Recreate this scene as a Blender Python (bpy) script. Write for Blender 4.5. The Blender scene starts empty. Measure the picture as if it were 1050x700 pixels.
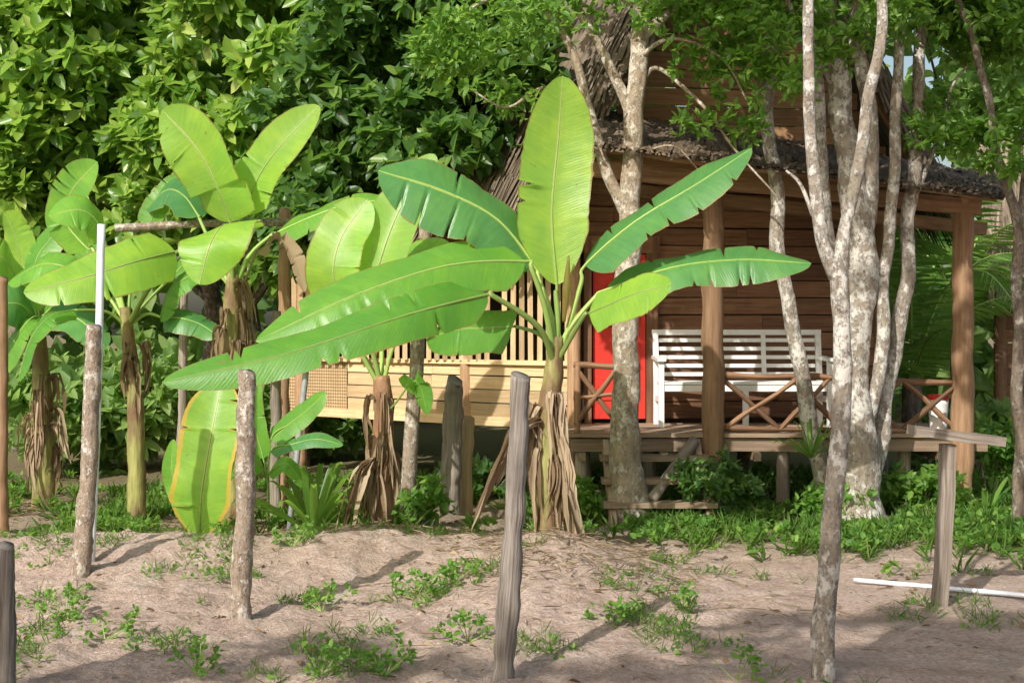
import bpy, math, random
import numpy as np
from mathutils import Vector, noise
random.seed(7); rng=np.random.default_rng(7)
C=bpy.context.scene.collection
F=1400.0; H=1.6
def P(px,py,Y): return Vector(((px-525)*Y/F, Y, H-(py-340)*Y/F))
def V(*a): return Vector(a)
def nz(x,y,z=0.0): return noise.noise(Vector((x,y,z)))
def gh(x,y):
    h=.03*nz(x*.7,y*.7)+.02*nz(x*2.1,y*2.1,3.)
    near=1.0 if y<14 else max(0,1-(y-14)/6)
    rough=1 if x<1 else max(.4,1-(x-1)*.7)
    h+=near*rough*(.028*nz(x*5,y*5,7.)+.020*nz(x*12,y*12,1.)+.009*nz(x*27,y*27,5.))
    h+=.26*math.exp(-((x-.3)/.6)**2-((y-9.0)/1.0)**2)
    h+=.05*math.exp(-((x-.25)/.35)**2-((y-7.9)/.5)**2)
    h+=.17/(1+math.exp((x+.5)*3))*math.exp(-((y-9.4)/.75)**2)*(1+.5*nz(x*1.5,2.2,0))
    h+=.09*math.exp(-((x+.9)/.6)**2-((y-10.)/.8)**2)
    h+=.06*math.exp(-((x+2.0)/.5)**2-((y-8.2)/.35)**2)
    return h*(1 if y<30 else .3)
# ---------- materials
class M:
    def __init__(s,name):
        s.m=bpy.data.materials.new(name); s.m.use_nodes=True; s.nt=s.m.node_tree
        s.b=s.nt.nodes['Principled BSDF']; s.out=s.nt.nodes['Material Output']
    def n(s,t,ins=None,**kw):
        o=s.nt.nodes.new(t)
        for k,v in kw.items(): setattr(o,k,v)
        for k,v in (ins or {}).items():
            if hasattr(v,'is_output') : s.nt.links.new(v,o.inputs[k])
            else: o.inputs[k].default_value=v
        return o
    def l(s,a,b): s.nt.links.new(a,b)
    def math(s,op,a,b=0.0,c=None):
        d={0:a,1:b}
        if c is not None: d[2]=c
        return s.n('ShaderNodeMath',d,operation=op).outputs[0]
    def ramp(s,f,st):
        o=s.n('ShaderNodeValToRGB',{0:f}); e=o.color_ramp.elements
        while len(e)<len(st): e.new(.5)
        for i,(p,c) in enumerate(st): e[i].position=p; e[i].color=(*c,1) if len(c)==3 else c
        return o.outputs[0]
    def mix(s,f,a,b,bt='MIX'):
        def cc(x): return x if hasattr(x,'is_output') else (*x,1)
        return s.n('ShaderNodeMixRGB',{0:f,1:cc(a),2:cc(b)},blend_type=bt).outputs[0]
    def obj(s): return s.n('ShaderNodeTexCoord').outputs['Object']
    def uv(s): return s.n('ShaderNodeTexCoord').outputs['UV']
    def tint(s): return s.n('ShaderNodeAttribute',attribute_name='tint').outputs['Fac']
    def noise(s,vec,sc,det=4,r=.55): return s.n('ShaderNodeTexNoise',{'Vector':vec,'Scale':sc,'Detail':det,'Roughness':r}).outputs[0]
    def mapv(s,vec,sc): return s.n('ShaderNodeMapping',{'Vector':vec,'Scale':sc}).outputs[0]
    def bump(s,h,st,d=.02):
        o=s.n('ShaderNodeBump',{'Height':h,'Strength':st,'Distance':d}); s.l(o.outputs[0],s.b.inputs['Normal']); return o.outputs[0]
    def base(s,c,rough=.7,spec=.3):
        if hasattr(c,'is_output'): s.l(c,s.b.inputs['Base Color'])
        else: s.b.inputs['Base Color'].default_value=(*c,1)
        s.b.inputs['Roughness'].default_value=rough; s.b.inputs['Specular IOR Level'].default_value=spec
        return s
def ground_mat():
    m=M('dirt'); o=m.obj()
    n1=m.noise(o,.55,5,.6); n2=m.noise(o,3.2,7,.72); n3=m.noise(o,38,5,.75)
    c=m.ramp(n2,[(.28,(.44,.325,.26)),(.5,(.63,.49,.41)),(.72,(.75,.62,.54))])
    c=m.mix(m.ramp(n3,[(.32,(0,0,0)),(.62,(1,1,1))]),m.mix(1,c,(.60,.55,.52),'MULTIPLY'),c)
    c=m.mix(m.ramp(n1,[(.50,(0,0,0)),(.68,(.45,.45,.45))]),c,(.38,.30,.22))
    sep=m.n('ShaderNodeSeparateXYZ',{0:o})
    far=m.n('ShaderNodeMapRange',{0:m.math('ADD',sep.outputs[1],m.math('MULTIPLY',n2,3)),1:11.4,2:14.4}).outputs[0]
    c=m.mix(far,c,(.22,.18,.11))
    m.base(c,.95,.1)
    h=m.math('ADD',m.math('MULTIPLY',n2,1.0),m.math('MULTIPLY',n3,.5)); m.bump(h,1.0,.06); return m.m
def leaf_mat(name,stops,trans,tf=.35,rough=.4,spec=.5):
    m=M(name); t=m.tint(); c=m.ramp(t,stops)
    n=m.noise(m.obj(),1.6,3); c=m.mix(m.ramp(n,[(.35,(.0,)*3),(.7,(.6,)*3)]),c,m.mix(1,c,(.55,.65,.5),'MULTIPLY'))
    m.base(c,rough,spec)
    tr=m.n('ShaderNodeBsdfTranslucent',{'Color':(*trans,1)})
    mx=m.n('ShaderNodeMixShader',{0:tf,1:m.b.outputs[0],2:tr.outputs[0]}); m.l(mx.outputs[0],m.out.inputs[0]); return m.m
def banana_mat(name,lo,hi,trans,tf=.38,rib=(.34,.45,.13),eth=1.035,ecol=(.26,.17,.06)):
    m=M(name); uv=m.n('ShaderNodeSeparateXYZ',{0:m.uv()}); u,v=uv.outputs[0],uv.outputs[1]
    c=m.math('MULTIPLY',m.math('ABSOLUTE',m.math('SUBTRACT',u,.5)),2)
    ob=m.obj(); nn=m.noise(ob,5,5,.6); nb_=m.noise(ob,14,4,.6)
    ph=m.math('ADD',m.math('MULTIPLY',v,520),m.math('MULTIPLY',c,-34)); ph=m.math('ADD',ph,m.math('MULTIPLY',nn,9))
    st=m.math('SINE',ph)
    vv=m.n('ShaderNodeCombineXYZ',{0:m.math('MULTIPLY',m.math('SUBTRACT',v,m.math('MULTIPLY',c,.06)),42),1:m.math('MULTIPLY',c,.8),2:m.math('MULTIPLY',m.tint(),17)}).outputs[0]
    st2=m.noise(vv,1.0,5,.72)
    col=m.mix(m.tint(),lo,hi)
    s01=m.math('MULTIPLY_ADD',st,.03,.03); s02=m.ramp(st2,[(.35,(.42,)*3),(.62,(0,)*3)])
    dark=m.mix(1,col,(.58,.68,.5),'MULTIPLY'); col=m.mix(s01,col,dark); col=m.mix(s02,col,dark)
    col=m.mix(m.ramp(nn,[(.42,(0,)*3),(.72,(.65,)*3)]),col,m.mix(1,col,(1.7,1.35,.9),'MULTIPLY'))
    e0=m.math('ADD',c,m.math('MULTIPLY',nn,.12)); col=m.mix(m.n('ShaderNodeMapRange',{0:e0,1:eth-.02,2:eth+.01}).outputs[0],col,ecol)
    col=m.mix(m.ramp(m.math('ADD',nb_,m.math('MULTIPLY',c,.05)),[(.70,(0,)*3),(.74,(.7,)*3)]),col,(.24,.16,.06))
    ce=m.math('LESS_THAN',c,.04); col=m.mix(ce,col,rib)
    m.base(col,.36,.5); nb=m.bump(m.math('ADD',m.math('MULTIPLY',st,.08),m.math('MULTIPLY',st2,1.3)),.32,.006)
    tr=m.n('ShaderNodeBsdfTranslucent',{'Color':m.mix(.6,m.mix(1,col,(2.2,2.2,1.4),'MULTIPLY'),trans),'Normal':nb})
    mx=m.n('ShaderNodeMixShader',{0:tf,1:m.b.outputs[0],2:tr.outputs[0]}); m.l(mx.outputs[0],m.out.inputs[0]); return m.m
def wood_mat(name,a,b,rough=.8,gr=30,bump=.5,stain=.35):
    m=M(name); t=m.tint(); uv=m.n('ShaderNodeSeparateXYZ',{0:m.uv()})
    vec=m.n('ShaderNodeCombineXYZ',{0:m.math('MULTIPLY',uv.outputs[0],1.6),1:m.math('MULTIPLY',uv.outputs[1],gr),2:m.math('MULTIPLY',t,37)}).outputs[0]
    n=m.noise(vec,1.6,6,.6); n2=m.noise(m.obj(),2.3,4,.6)
    c=m.mix(m.ramp(n,[(.3,(0,)*3),(.7,(1,)*3)]),a,b)
    tt=m.n('ShaderNodeMapRange',{0:t,3:.6,4:1.25}).outputs[0]
    cc=m.n('ShaderNodeCombineXYZ',{0:tt,1:tt,2:tt}).outputs[0]; c=m.mix(1,c,cc,'MULTIPLY')
    c=m.mix(m.ramp(n2,[(.5,(0,)*3),(.75,(stain,)*3)]),c,tuple(x*.35 for x in a))
    m.base(c,rough,.25); m.bump(n,bump,.008); return m.m
def bark_mat(name,a,b,lich,lf=.55,sc=9,bs=.9,iso=.75):
    m=M(name); o=m.obj(); ov=m.mapv(o,(1,1,.35)); oh=m.mapv(o,(1,1,iso))
    n=m.noise(ov,sc*2.2,6,.65); c=m.mix(m.ramp(n,[(.35,(0,)*3),(.65,(1,)*3)]),a,b)
    l=m.noise(oh,sc*1.4,7,.72); l2=m.noise(o,sc*.2,3)
    lv=m.math('ADD',m.math('MULTIPLY',l,.7),m.math('MULTIPLY',l2,.3))
    lm=m.ramp(lv,[(lf-.035,(0,)*3),(lf+.025,(.9,)*3)]); c=m.mix(lm,c,lich)
    g=m.noise(o,sc*.35,4); c=m.mix(m.ramp(g,[(.56,(0,)*3),(.70,(.35,)*3)]),c,(.22,.22,.15))
    sp=m.noise(oh,sc*4.5,3,.7); c=m.mix(m.ramp(sp,[(.56,(0,)*3),(.63,(.6,)*3)]),c,tuple(x*.5 for x in a))
    m.base(c,.92,.12); m.bump(m.math('ADD',m.math('ADD',n,m.math('MULTIPLY',lm,.3)),m.math('MULTIPLY',l,.8)),bs,.018); return m.m
def paint_mat(name,c,rough=.5,d=.3):
    m=M(name); o=m.obj(); n=m.noise(o,14,5,.65)
    cc=m.mix(m.ramp(n,[(.5,(0,)*3),(.72,(d,)*3)]),c,tuple(x*.45 for x in c)); m.base(cc,rough,.4); m.bump(n,.15,.004); return m.m
def woven_mat():
    m=M('woven_bamboo'); uv=m.n('ShaderNodeSeparateXYZ',{0:m.uv()})
    a=m.math('SINE',m.math('MULTIPLY',m.math('ADD',uv.outputs[0],uv.outputs[1]),90)); b=m.math('SINE',m.math('MULTIPLY',m.math('SUBTRACT',uv.outputs[0],uv.outputs[1]),90))
    k=m.math('MULTIPLY',a,b); n=m.noise(m.obj(),6,5)
    c=m.mix(m.ramp(m.math('MULTIPLY_ADD',k,.5,.5),[(.2,(0,)*3),(.6,(1,)*3)]),(.20,.13,.07),(.52,.37,.21)); c=m.mix(m.ramp(n,[(.4,(0,)*3),(.7,(.5,)*3)]),c,(.3,.19,.1))
    m.base(c,.8,.2); m.bump(k,.6,.006); return m.m
MT={}
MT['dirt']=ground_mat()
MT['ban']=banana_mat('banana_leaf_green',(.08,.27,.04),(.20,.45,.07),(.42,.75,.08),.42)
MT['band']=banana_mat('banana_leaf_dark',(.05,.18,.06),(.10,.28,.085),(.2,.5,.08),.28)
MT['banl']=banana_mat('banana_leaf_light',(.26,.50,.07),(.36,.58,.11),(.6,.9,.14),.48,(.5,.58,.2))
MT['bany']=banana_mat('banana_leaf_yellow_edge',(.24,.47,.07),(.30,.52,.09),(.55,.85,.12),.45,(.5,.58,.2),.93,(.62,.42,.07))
MT['dead']=leaf_mat('dead_banana_leaf',[(0,(.12,.082,.052)),(.5,(.29,.205,.13)),(1,(.54,.43,.31))],(.45,.3,.16),.25,.85,.1)
MT['rib']=wood_mat('banana_midrib',(.22,.36,.08),(.36,.48,.14),.4,20,.1,0)
def stem_mat(name,a,b,d,lo=.45):
    m=M(name); o=m.obj(); n=m.noise(m.mapv(o,(1,1,.15)),22,5,.6); n2=m.noise(m.mapv(o,(1,1,.5)),5,4)
    c=m.mix(m.ramp(n,[(.35,(0,)*3),(.65,(1,)*3)]),a,b)
    c=m.mix(m.ramp(n2,[(lo,(0,)*3),(lo+.15,(1,)*3)]),c,d); m.base(c,.55,.35); m.bump(n,.8,.015); return m.m
MT['stem']=stem_mat('banana_stem',(.17,.18,.055),(.36,.34,.12),(.17,.10,.055),.44)
MT['stemr']=stem_mat('banana_stem_reddish',(.22,.10,.055),(.35,.2,.11),(.11,.06,.035),.50)
MT['lf_bright']=leaf_mat('broad_leaf',[(0,(.05,.12,.022)),(.45,(.13,.26,.04)),(.75,(.29,.42,.07)),(1,(.46,.54,.14))],(.5,.78,.12),.35,.35,.55)
MT['lf_dark']=leaf_mat('dark_leaf',[(0,(.028,.072,.022)),(.6,(.075,.165,.04)),(1,(.23,.34,.08))],(.3,.56,.08),.33,.4,.45)
MT['lf_small']=leaf_mat('small_leaf',[(0,(.05,.12,.022)),(.6,(.115,.235,.045)),(1,(.28,.42,.08))],(.45,.75,.1),.42,.42,.4)
MT['lf_far']=leaf_mat('far_leaf',[(0,(.08,.15,.06)),(.6,(.18,.29,.09)),(1,(.38,.48,.17))],(.5,.75,.2),.45,.5,.3)  # background leaf colours raised to stand in for haze and fill light
MT['grass']=leaf_mat('grass_blade',[(0,(.05,.13,.025)),(.6,(.13,.25,.05)),(1,(.36,.36,.14))],(.4,.6,.09),.38,.5,.3)
MT['weed']=leaf_mat('weed_leaf',[(0,(.05,.14,.03)),(.6,(.13,.27,.05)),(1,(.28,.42,.09))],(.42,.7,.1),.38,.5,.3)
MT['litter']=leaf_mat('dry_leaf',[(0,(.12,.075,.045)),(.6,(.32,.21,.12)),(1,(.56,.43,.26))],(.3,.2,.1),.1,.8,.1)
MT['straw']=leaf_mat('dry_straw',[(0,(.24,.17,.11)),(.6,(.48,.37,.26)),(1,(.66,.56,.42))],(.4,.3,.2),.2,.8,.1)
MT['plank']=wood_mat('red_brown_plank',(.16,.078,.044),(.32,.175,.10),.7,26,.5,.45)
MT['gable']=wood_mat('orange_plank',(.25,.135,.065),(.44,.26,.14),.75,26,.5,.5)
MT['pale']=wood_mat('pale_plank',(.50,.34,.18),(.74,.54,.32),.75,26,.5,.25)
MT['post']=wood_mat('brown_pole',(.25,.14,.075),(.44,.28,.17),.8,20,.7,.45)
MT['rail']=wood_mat('rustic_brown_pole',(.17,.09,.05),(.34,.2,.12),.85,20,.7,.35)
MT['grey']=wood_mat('grey_wood',(.18,.145,.115),(.44,.38,.32),.9,45,1.0,.5)
MT['dgrey']=wood_mat('dark_grey_wood',(.10,.085,.072),(.38,.335,.295),.9,45,1.0,.6)
MT['deck']=wood_mat('deck_board',(.26,.18,.125),(.44,.33,.23),.8,26,.5,.3)
MT['eave']=wood_mat('brown_roof_thatch',(.10,.072,.05),(.28,.205,.14),.95,14,.6,.6)
MT['bark']=bark_mat('mottled_bark',(.20,.165,.13),(.38,.33,.27),(.62,.59,.54),.508,11)
MT['barkt']=bark_mat('tan_bark',(.23,.175,.125),(.42,.34,.25),(.62,.56,.48),.518,11)
MT['barkd']=bark_mat('dark_bark',(.10,.08,.065),(.24,.19,.15),(.40,.37,.32),.55)
MT['barkp']=bark_mat('pole_bark',(.22,.165,.12),(.42,.34,.27),(.60,.54,.47),.53,14)
MT['thatch']=wood_mat('thatch_straw',(.12,.095,.07),(.33,.26,.195),.95,10,.3,.5)
MT['white']=paint_mat('white_paint',(.82,.82,.8),.45,.25)
MT['pipe']=paint_mat('white_pipe',(.72,.76,.82),.35,.2)
MT['steel']=paint_mat('grey_steel',(.3,.32,.35),.4,.5)
MT['red']=paint_mat('red_paint',(.62,.035,.022),.55,.5)
MT['brass']=paint_mat('dull_brass',(.35,.25,.1),.35,.3)
MT['dark']=paint_mat('interior_shade_board',(.06,.042,.03),.9,.3)  # near-black colour puts the shade of the unlit interior into the boards
MT['woven']=woven_mat()
# ---------- mesh helpers
ORG={}
def org(o):
    while o.parent: o=o.parent
    return ORG.get(o.name,Vector((0,0,0)))
def link(name,me,mat,parent,loc):
    me.materials.append(mat); o=bpy.data.objects.new(name,me); C.objects.link(o)
    if parent: o.parent=parent
    elif loc is not None: o.location=loc; ORG[o.name]=Vector(loc)
    return o
def tag(o,label,cat,group=None,kind=None):
    if label: o['label']=label
    if cat: o['category']=cat
    if group: o['group']=group
    if kind: o['kind']=kind
    return o
def thing(name,label,cat,loc,group=None):
    o=bpy.data.objects.new(name,None); C.objects.link(o); o.location=loc; o.empty_display_size=.1
    ORG[o.name]=Vector(loc); return tag(o,label,cat,group)
def frame(T,up=Vector((0,0,1))):
    T=T.normalized()
    if abs(T.dot(up))>.97: up=Vector((0,1,0))
    S=T.cross(up).normalized(); return T,S,S.cross(T).normalized()
def cat(pts,n):
    pts=[Vector(p) for p in pts]
    if len(pts)==2: return [pts[0].lerp(pts[1],i/n) for i in range(n+1)]
    q=[pts[0]*2-pts[1]]+pts+[pts[-1]*2-pts[-2]]; k=len(pts)-1; out=[]
    for i in range(n+1):
        s=i/n*k; j=min(int(s),k-1); t=s-j; a,b,c,d=q[j:j+4]
        out.append(.5*((2*b)+(c-a)*t+(2*a-5*b+4*c-d)*t*t+(3*b-a-3*c+d)*t**3))
    return out
def interp(r,s):
    if not isinstance(r,(list,tuple)): return r
    x=s*(len(r)-1); j=min(int(x),len(r)-2); return r[j]+(r[j+1]-r[j])*(x-j)
class MB:
    def __init__(s): s.v=[];s.f=[];s.t=[];s.uv=[]
    def add(s,vs,fs,t=None,uv=None):
        b=len(s.v); t=random.random() if t is None else t
        s.v+=[Vector(x) for x in vs]; s.f+=[tuple(b+i for i in f) for f in fs]; s.t+=[t]*len(vs); s.uv+=uv or [(0,0)]*len(vs)
    def beam(s,p0,p1,w,h,up=Vector((0,0,1)),t=None,jit=0,sub=1):
        p0=Vector(p0);p1=Vector(p1); T,S,U=frame(p1-p0,Vector(up)); L=(p1-p0).length; vs=[];uv=[];fs=[]; o=random.random()*5
        for i in range(sub+1):
            c=p0.lerp(p1,i/sub)+ (S*random.uniform(-jit,jit)+U*random.uniform(-jit,jit))
            for a,b,vv in ((-1,-1,0),(1,-1,w),(1,1,w+h),(-1,1,h)):
                vs.append(c+S*a*w/2+U*b*h/2); uv.append((L*i/sub+o,vv+o))
        for i in range(sub):
            b=i*4
            for k in range(4): fs.append((b+k,b+(k+1)%4,b+4+(k+1)%4,b+4+k))
        fs+=[(3,2,1,0),(sub*4,sub*4+1,sub*4+2,sub*4+3)]
        s.add(vs,fs,t,uv)
    def tube(s,pts,r,n=10,seg=None,wob=0,ws=6,t=None,top=0,jit=0):
        seg=seg or max(4,len(pts)*4); c=cat(pts,seg); vs=[];uv=[];fs=[]
        if jit:
            o_=random.random()*50
            c=[p+Vector((noise.noise(Vector((p.z*2.2,o_,0))),noise.noise(Vector((p.z*2.2,o_,9))),0))*jit*min(1,i/6) for i,p in enumerate(c)]
        T,S,U=frame(c[1]-c[0]); L=0; o=random.random()*9
        for i,p in enumerate(c):
            if i: L+=(p-c[i-1]).length
            T=((c[min(i+1,seg)]-c[max(i-1,0)])).normalized(); S=(S-T*S.dot(T)).normalized(); U=T.cross(S); R=interp(r,i/seg)
            for k in range(n+1):
                a=2*math.pi*(k%n)/n; d=S*math.cos(a)+U*math.sin(a)
                q=p+d*R; rr=R*(1+wob*(noise.noise(q*ws+Vector((o,0,0)))+.5*noise.noise(q*ws*2.7)))
                pt=p+d*rr
                if top and i==seg: pt+=T*top*(math.cos(a+1)+.5*random.random())
                vs.append(pt); uv.append((L+o,R*2*math.pi*k/n))
        for i in range(seg):
            for k in range(n):
                b=i*(n+1)+k; fs.append((b,b+1,b+n+2,b+n+1))
        fs.append(tuple(range(n-1,-1,-1))); b=seg*(n+1); fs.append(tuple(b+k for k in range(n)))
        s.add(vs,fs,t,uv)
    def build(s,name,mat,parent=None,loc=None,smooth=False):
        o0=org(parent) if parent else Vector(loc or (0,0,0)); me=bpy.data.meshes.new(name)
        me.from_pydata([tuple(v-o0) for v in s.v],[],s.f)
        a=me.attributes.new('tint','FLOAT','POINT'); a.data.foreach_set('value',s.t)
        ul=me.uv_layers.new(name='UVMap'); li=np.empty(len(me.loops),dtype=np.int32); me.loops.foreach_get('vertex_index',li)
        ul.data.foreach_set('uv',np.array(s.uv,dtype=np.float32)[li].ravel())
        if smooth: me.polygons.foreach_set('use_smooth',[True]*len(me.polygons))
        me.update(); return link(name,me,mat,parent,loc)
def norm(a): return a/np.maximum(np.linalg.norm(a,axis=1,keepdims=True),1e-6)
def leafmesh(name,pos,d,size,wr,mat,parent=None,loc=None,tint=None,fold=None,rup=.5,droop=.12,bias=(-.2,-.4)):
    if fold is None: fold=min(.12,wr*.45)
    o0=org(parent) if parent else Vector(loc or (0,0,0)); N=len(pos); d=norm(d); pos=pos-np.array(o0)
    up=np.array([[bias[0],bias[1],1.]])+rng.normal(0,rup,(N,3)); s=norm(np.cross(d,up)); n=np.cross(s,d)
    L=(size*rng.uniform(.65,1.2,N))[:,None]; w=L*wr
    v=np.stack([pos,pos+d*L*.33+s*w+n*L*fold,pos+d*L*.7+s*w*.75+n*L*fold*.6-n*L*droop*.4,pos+d*L-n*L*droop,
                pos+d*L*.7-s*w*.75+n*L*fold*.6-n*L*droop*.4,pos+d*L*.33-s*w+n*L*fold],1).reshape(-1,3)
    b=np.arange(N)[:,None]*6; idx=np.concatenate([b+np.array([[0,1,2,3]]),b+np.array([[0,3,4,5]])],1).ravel().astype(np.int32)
    me=bpy.data.meshes.new(name); me.vertices.add(N*6); me.vertices.foreach_set('co',v.astype(np.float32).ravel())
    me.loops.add(N*8); me.loops.foreach_set('vertex_index',idx); me.polygons.add(N*2)
    me.polygons.foreach_set('loop_start',np.arange(0,N*8,4,dtype=np.int32)); me.polygons.foreach_set('loop_total',np.full(N*2,4,dtype=np.int32))
    t=rng.beta(2,2.2,N) if tint is None else tint
    a=me.attributes.new('tint','FLOAT','POINT'); a.data.foreach_set('value',np.repeat(t,6).astype(np.float32))
    me.update(calc_edges=True); me.validate(); return link(name,me,mat,parent,loc)
def rosettes(cen,ax,k,spread=(.8,1.45),tk=None):
    N=len(cen); ax=norm(ax); h=np.where(np.abs(ax[:,2:3])>.9,np.array([[1,0,0.]]),np.array([[0,0,1.]]))
    a=norm(np.cross(ax,h)); b=np.cross(ax,a); ps=[];ds=[]
    ph=rng.uniform(0,6.28,N)
    for j in range(k):
        th=rng.uniform(spread[0],spread[1],N)[:,None]*(1 if j else .3); p=(ph+6.283*j/max(k,1)*1.0+rng.normal(0,.3,N))[:,None]
        ds.append(ax*np.cos(th)+(a*np.cos(p)+b*np.sin(p))*np.sin(th)); ps.append(cen+rng.normal(0,.015,(N,3)))
    return np.concatenate(ps),np.concatenate(ds)
def clumps(cl,n,inner=.55):
    cl=np.array(cl,dtype=float); w=cl[:,3]**2; ix=rng.choice(len(cl),n,p=w/w.sum()); dv=norm(rng.normal(0,1,(n,3)))
    rr=cl[ix,3]*(1-inner*rng.random(n)**2.2*1.0)*rng.uniform(.85,1.12,n); c=cl[ix,:3]+dv*rr[:,None]*np.array([1,1,.8])
    return c,dv+np.array([0,-.1,.45])
def subclumps(cl,k,f=.42):
    out=[]
    for (x,y,z,r) in cl:
        for i in range(k):
            d=Vector(rng.normal(0,1,3)).normalized()*r*random.uniform(.45,.95); out.append((x+d.x,y+d.y,z+d.z*.8,r*f*random.uniform(.7,1.25)))
    return out
def crown(root,cl,n,size,wr,mat,k=7,sub=7,name='crown',inner=.55,bias=(-.2,-.4)):
    c,a=clumps(subclumps(cl,sub) if sub else cl,n,inner); p,d=rosettes(c,a,k); return leafmesh(name,p,d,size,wr,MT[mat],root,bias=bias)
# ---------- banana blade
def blade(mb,pts,W,side,fold=-.15,seg=44,cr=4,wav=.05,tears=3,t=.5,bs=.1,te=.35,rag=0):
    c=cat(pts,seg); side=Vector(side); nn=2*cr+1; vs=[];uv=[];fs=[]
    tr={}
    for _ in range(tears): tr[(random.choice((-1,1)),random.randint(int(seg*.2),int(seg*.9)))]=random.uniform(.4,.9)
    ph=random.random()*6
    for i,p in enumerate(c):
        s=i/seg; T=(c[min(i+1,seg)]-c[max(i-1,0)]).normalized(); S=side-T*side.dot(T); S.normalize(); N=T.cross(S)
        if N.dot(Vector((0,-.5,1)))<0: N=-N
        w=W*min(1,(s/bs)**.55 if s>0 else .02)*(1 if s<1-te else max(.0,1-((s-1+te)/te)**2.3)**.6)*(1+.02*math.sin(s*9+ph))
        for k in range(nn):
            q=(k-cr)/cr; sg=1 if q>0 else -1; ww=w*(tr.get((sg,i),1) if abs(q)>.01 else 1)*(1+.03*noise.noise(Vector((s*30,sg*5,ph))))
            if rag and abs(q)>.5: ww*=random.uniform(1-rag,1)
            z=fold*abs(q)**1.3*w+wav*q*q*w*(math.sin(s*11+sg*1.7+ph)+.4*math.sin(s*23+ph*2+sg))
            vs.append(p+S*q*ww+N*z); uv.append((.5+q*.5,s))
    for i in range(seg):
        for k in range(nn-1):
            b=i*nn+k; fs.append((b,b+1,b+nn+1,b+nn))
    mb.add(vs,fs,t,uv)
def banana_leaf(root,pet,bl,W,side,fold=-.15,mat='ban',tears=3,t=.5,wav=.05,r=.02,te=.35,bs=.1,name='leaf'):
    pet=[P(*p) for p in pet]; bl=[P(*p) for p in bl]; mb=MB(); blade(mb,bl,W,side,fold,seg=90,tears=tears*2 if mat!='dead' else 12,t=t,wav=wav*1.3,te=te,bs=bs)
    o=mb.build(name,MT[mat],root,smooth=True)
    mb=MB(); n=len(pet)+len(bl); mb.tube(pet+bl,[r,r*.8,r*.45,r*.22,r*.08],8,30,t=t); mb.build('midrib',MT['rib'] if mat!='dead' else MT['dead'],o,smooth=True); return o
def strips(mb,pts,W,n,wid=.014):
    for i in range(n):
        o=Vector((random.uniform(-1,1)*W,random.uniform(-1,.3)*W*.7,0)); k=random.uniform(.5,1.08)
        q=[pts[0]+o*.15]+[p.lerp(pts[0],1-k)+o*(j+1)/len(pts)*1.2+Vector((random.uniform(-.02,.02),random.uniform(-.02,.02),0)) for j,p in enumerate(pts[1:])]
        a=random.uniform(0,3.14); blade(mb,q,wid*random.uniform(.5,1.9),(math.cos(a),math.sin(a),random.uniform(-.3,.3)),.4,seg=14,cr=1,wav=.25,tears=0,t=random.random(),te=.7,rag=.4)
def dead_leaf(root,x,y,z0,ln,W,ang,out=.12):
    mb=MB(); d=Vector((math.cos(ang),math.sin(ang),0)); b=Vector((x,y,z0))
    pts=[b+d*.05,b+d*out*.8+V(0,0,.03),b+d*out+V(0,0,-ln*.4),b+d*out*.95+V(random.uniform(-.06,.06),0,-ln)]
    strips(mb,pts,W,6,.015); return mb.build('dead_leaf',MT['dead'],root,smooth=True)
def stem(root,pts,r,n=14,mat='stem'):
    mb=MB(); mb.tube(pts,r,n,24,wob=.18,ws=8); return mb.build('pseudostem',MT[mat],root,smooth=True)
# ================= SETTING
def ground():
    xs=np.concatenate([[-400,-150,-60,-30,-18],np.linspace(-11,-5.2,60),np.linspace(-5.1,5.6,380),np.linspace(5.8,11,40),[18,30,60,150,400]])
    ys=np.concatenate([[-60,-20,-6,0],np.linspace(3,5.6,10),np.linspace(5.7,12.5,300),np.linspace(12.6,19,70),[21,24,28,40,80,200,600]])
    v=[(float(x),float(y),gh(float(x),float(y)) if abs(x)<12 and y<30 else 0.0) for y in ys for x in xs]; nx=len(xs)
    f=[(j*nx+i,j*nx+i+1,(j+1)*nx+i+1,(j+1)*nx+i) for j in range(len(ys)-1) for i in range(nx-1)]
    me=bpy.data.meshes.new('ground'); me.from_pydata(v,[],f); me.polygons.foreach_set('use_smooth',[True]*len(f)); me.update()
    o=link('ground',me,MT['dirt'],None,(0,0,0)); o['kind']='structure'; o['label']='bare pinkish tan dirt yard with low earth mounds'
ground()
# ================= HUT
DZ=.71
hut=thing('stilt_hut','brown plank hut on stilts with veranda, red door and thatched roof','hut',(2.2,13.2,0))
F0=V(.70,13.05,0); F1=V(3.62,13.45,0); S1=V(-2.35,15.2,0)
def planks(mb,a,b,z0,z1,h=.17,th=.03,off=0):
    n=max(1,round((z1-z0)/h)); hh=(z1-z0)/n; d=(b-a).normalized(); nr=V(d.y,-d.x,0)
    for i in range(n):
        z=z0+hh*(i+.5); o=nr*(off+random.uniform(0,.012)); cut=random.uniform(.35,.65); m=a.lerp(b,cut); e=V(0,0,random.uniform(-.006,.006))
        for p,q in ((a,m-d*.002),(m+d*.002,b)): mb.beam(p+V(0,0,z)+o,q+V(0,0,z)+o+e,th,hh-.012)
mb=MB(); d=(F1-F0).normalized(); pA=F0+d*.70
planks(mb,pA,F1,DZ+.05,3.1); planks(mb,F0,pA,2.5,3.1); mb.build('front_wall',MT['plank'],hut)
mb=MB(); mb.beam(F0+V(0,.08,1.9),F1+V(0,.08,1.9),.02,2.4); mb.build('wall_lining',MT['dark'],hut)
dr=MB(); a=F0+d*.07; b=F0+d*.585
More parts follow.
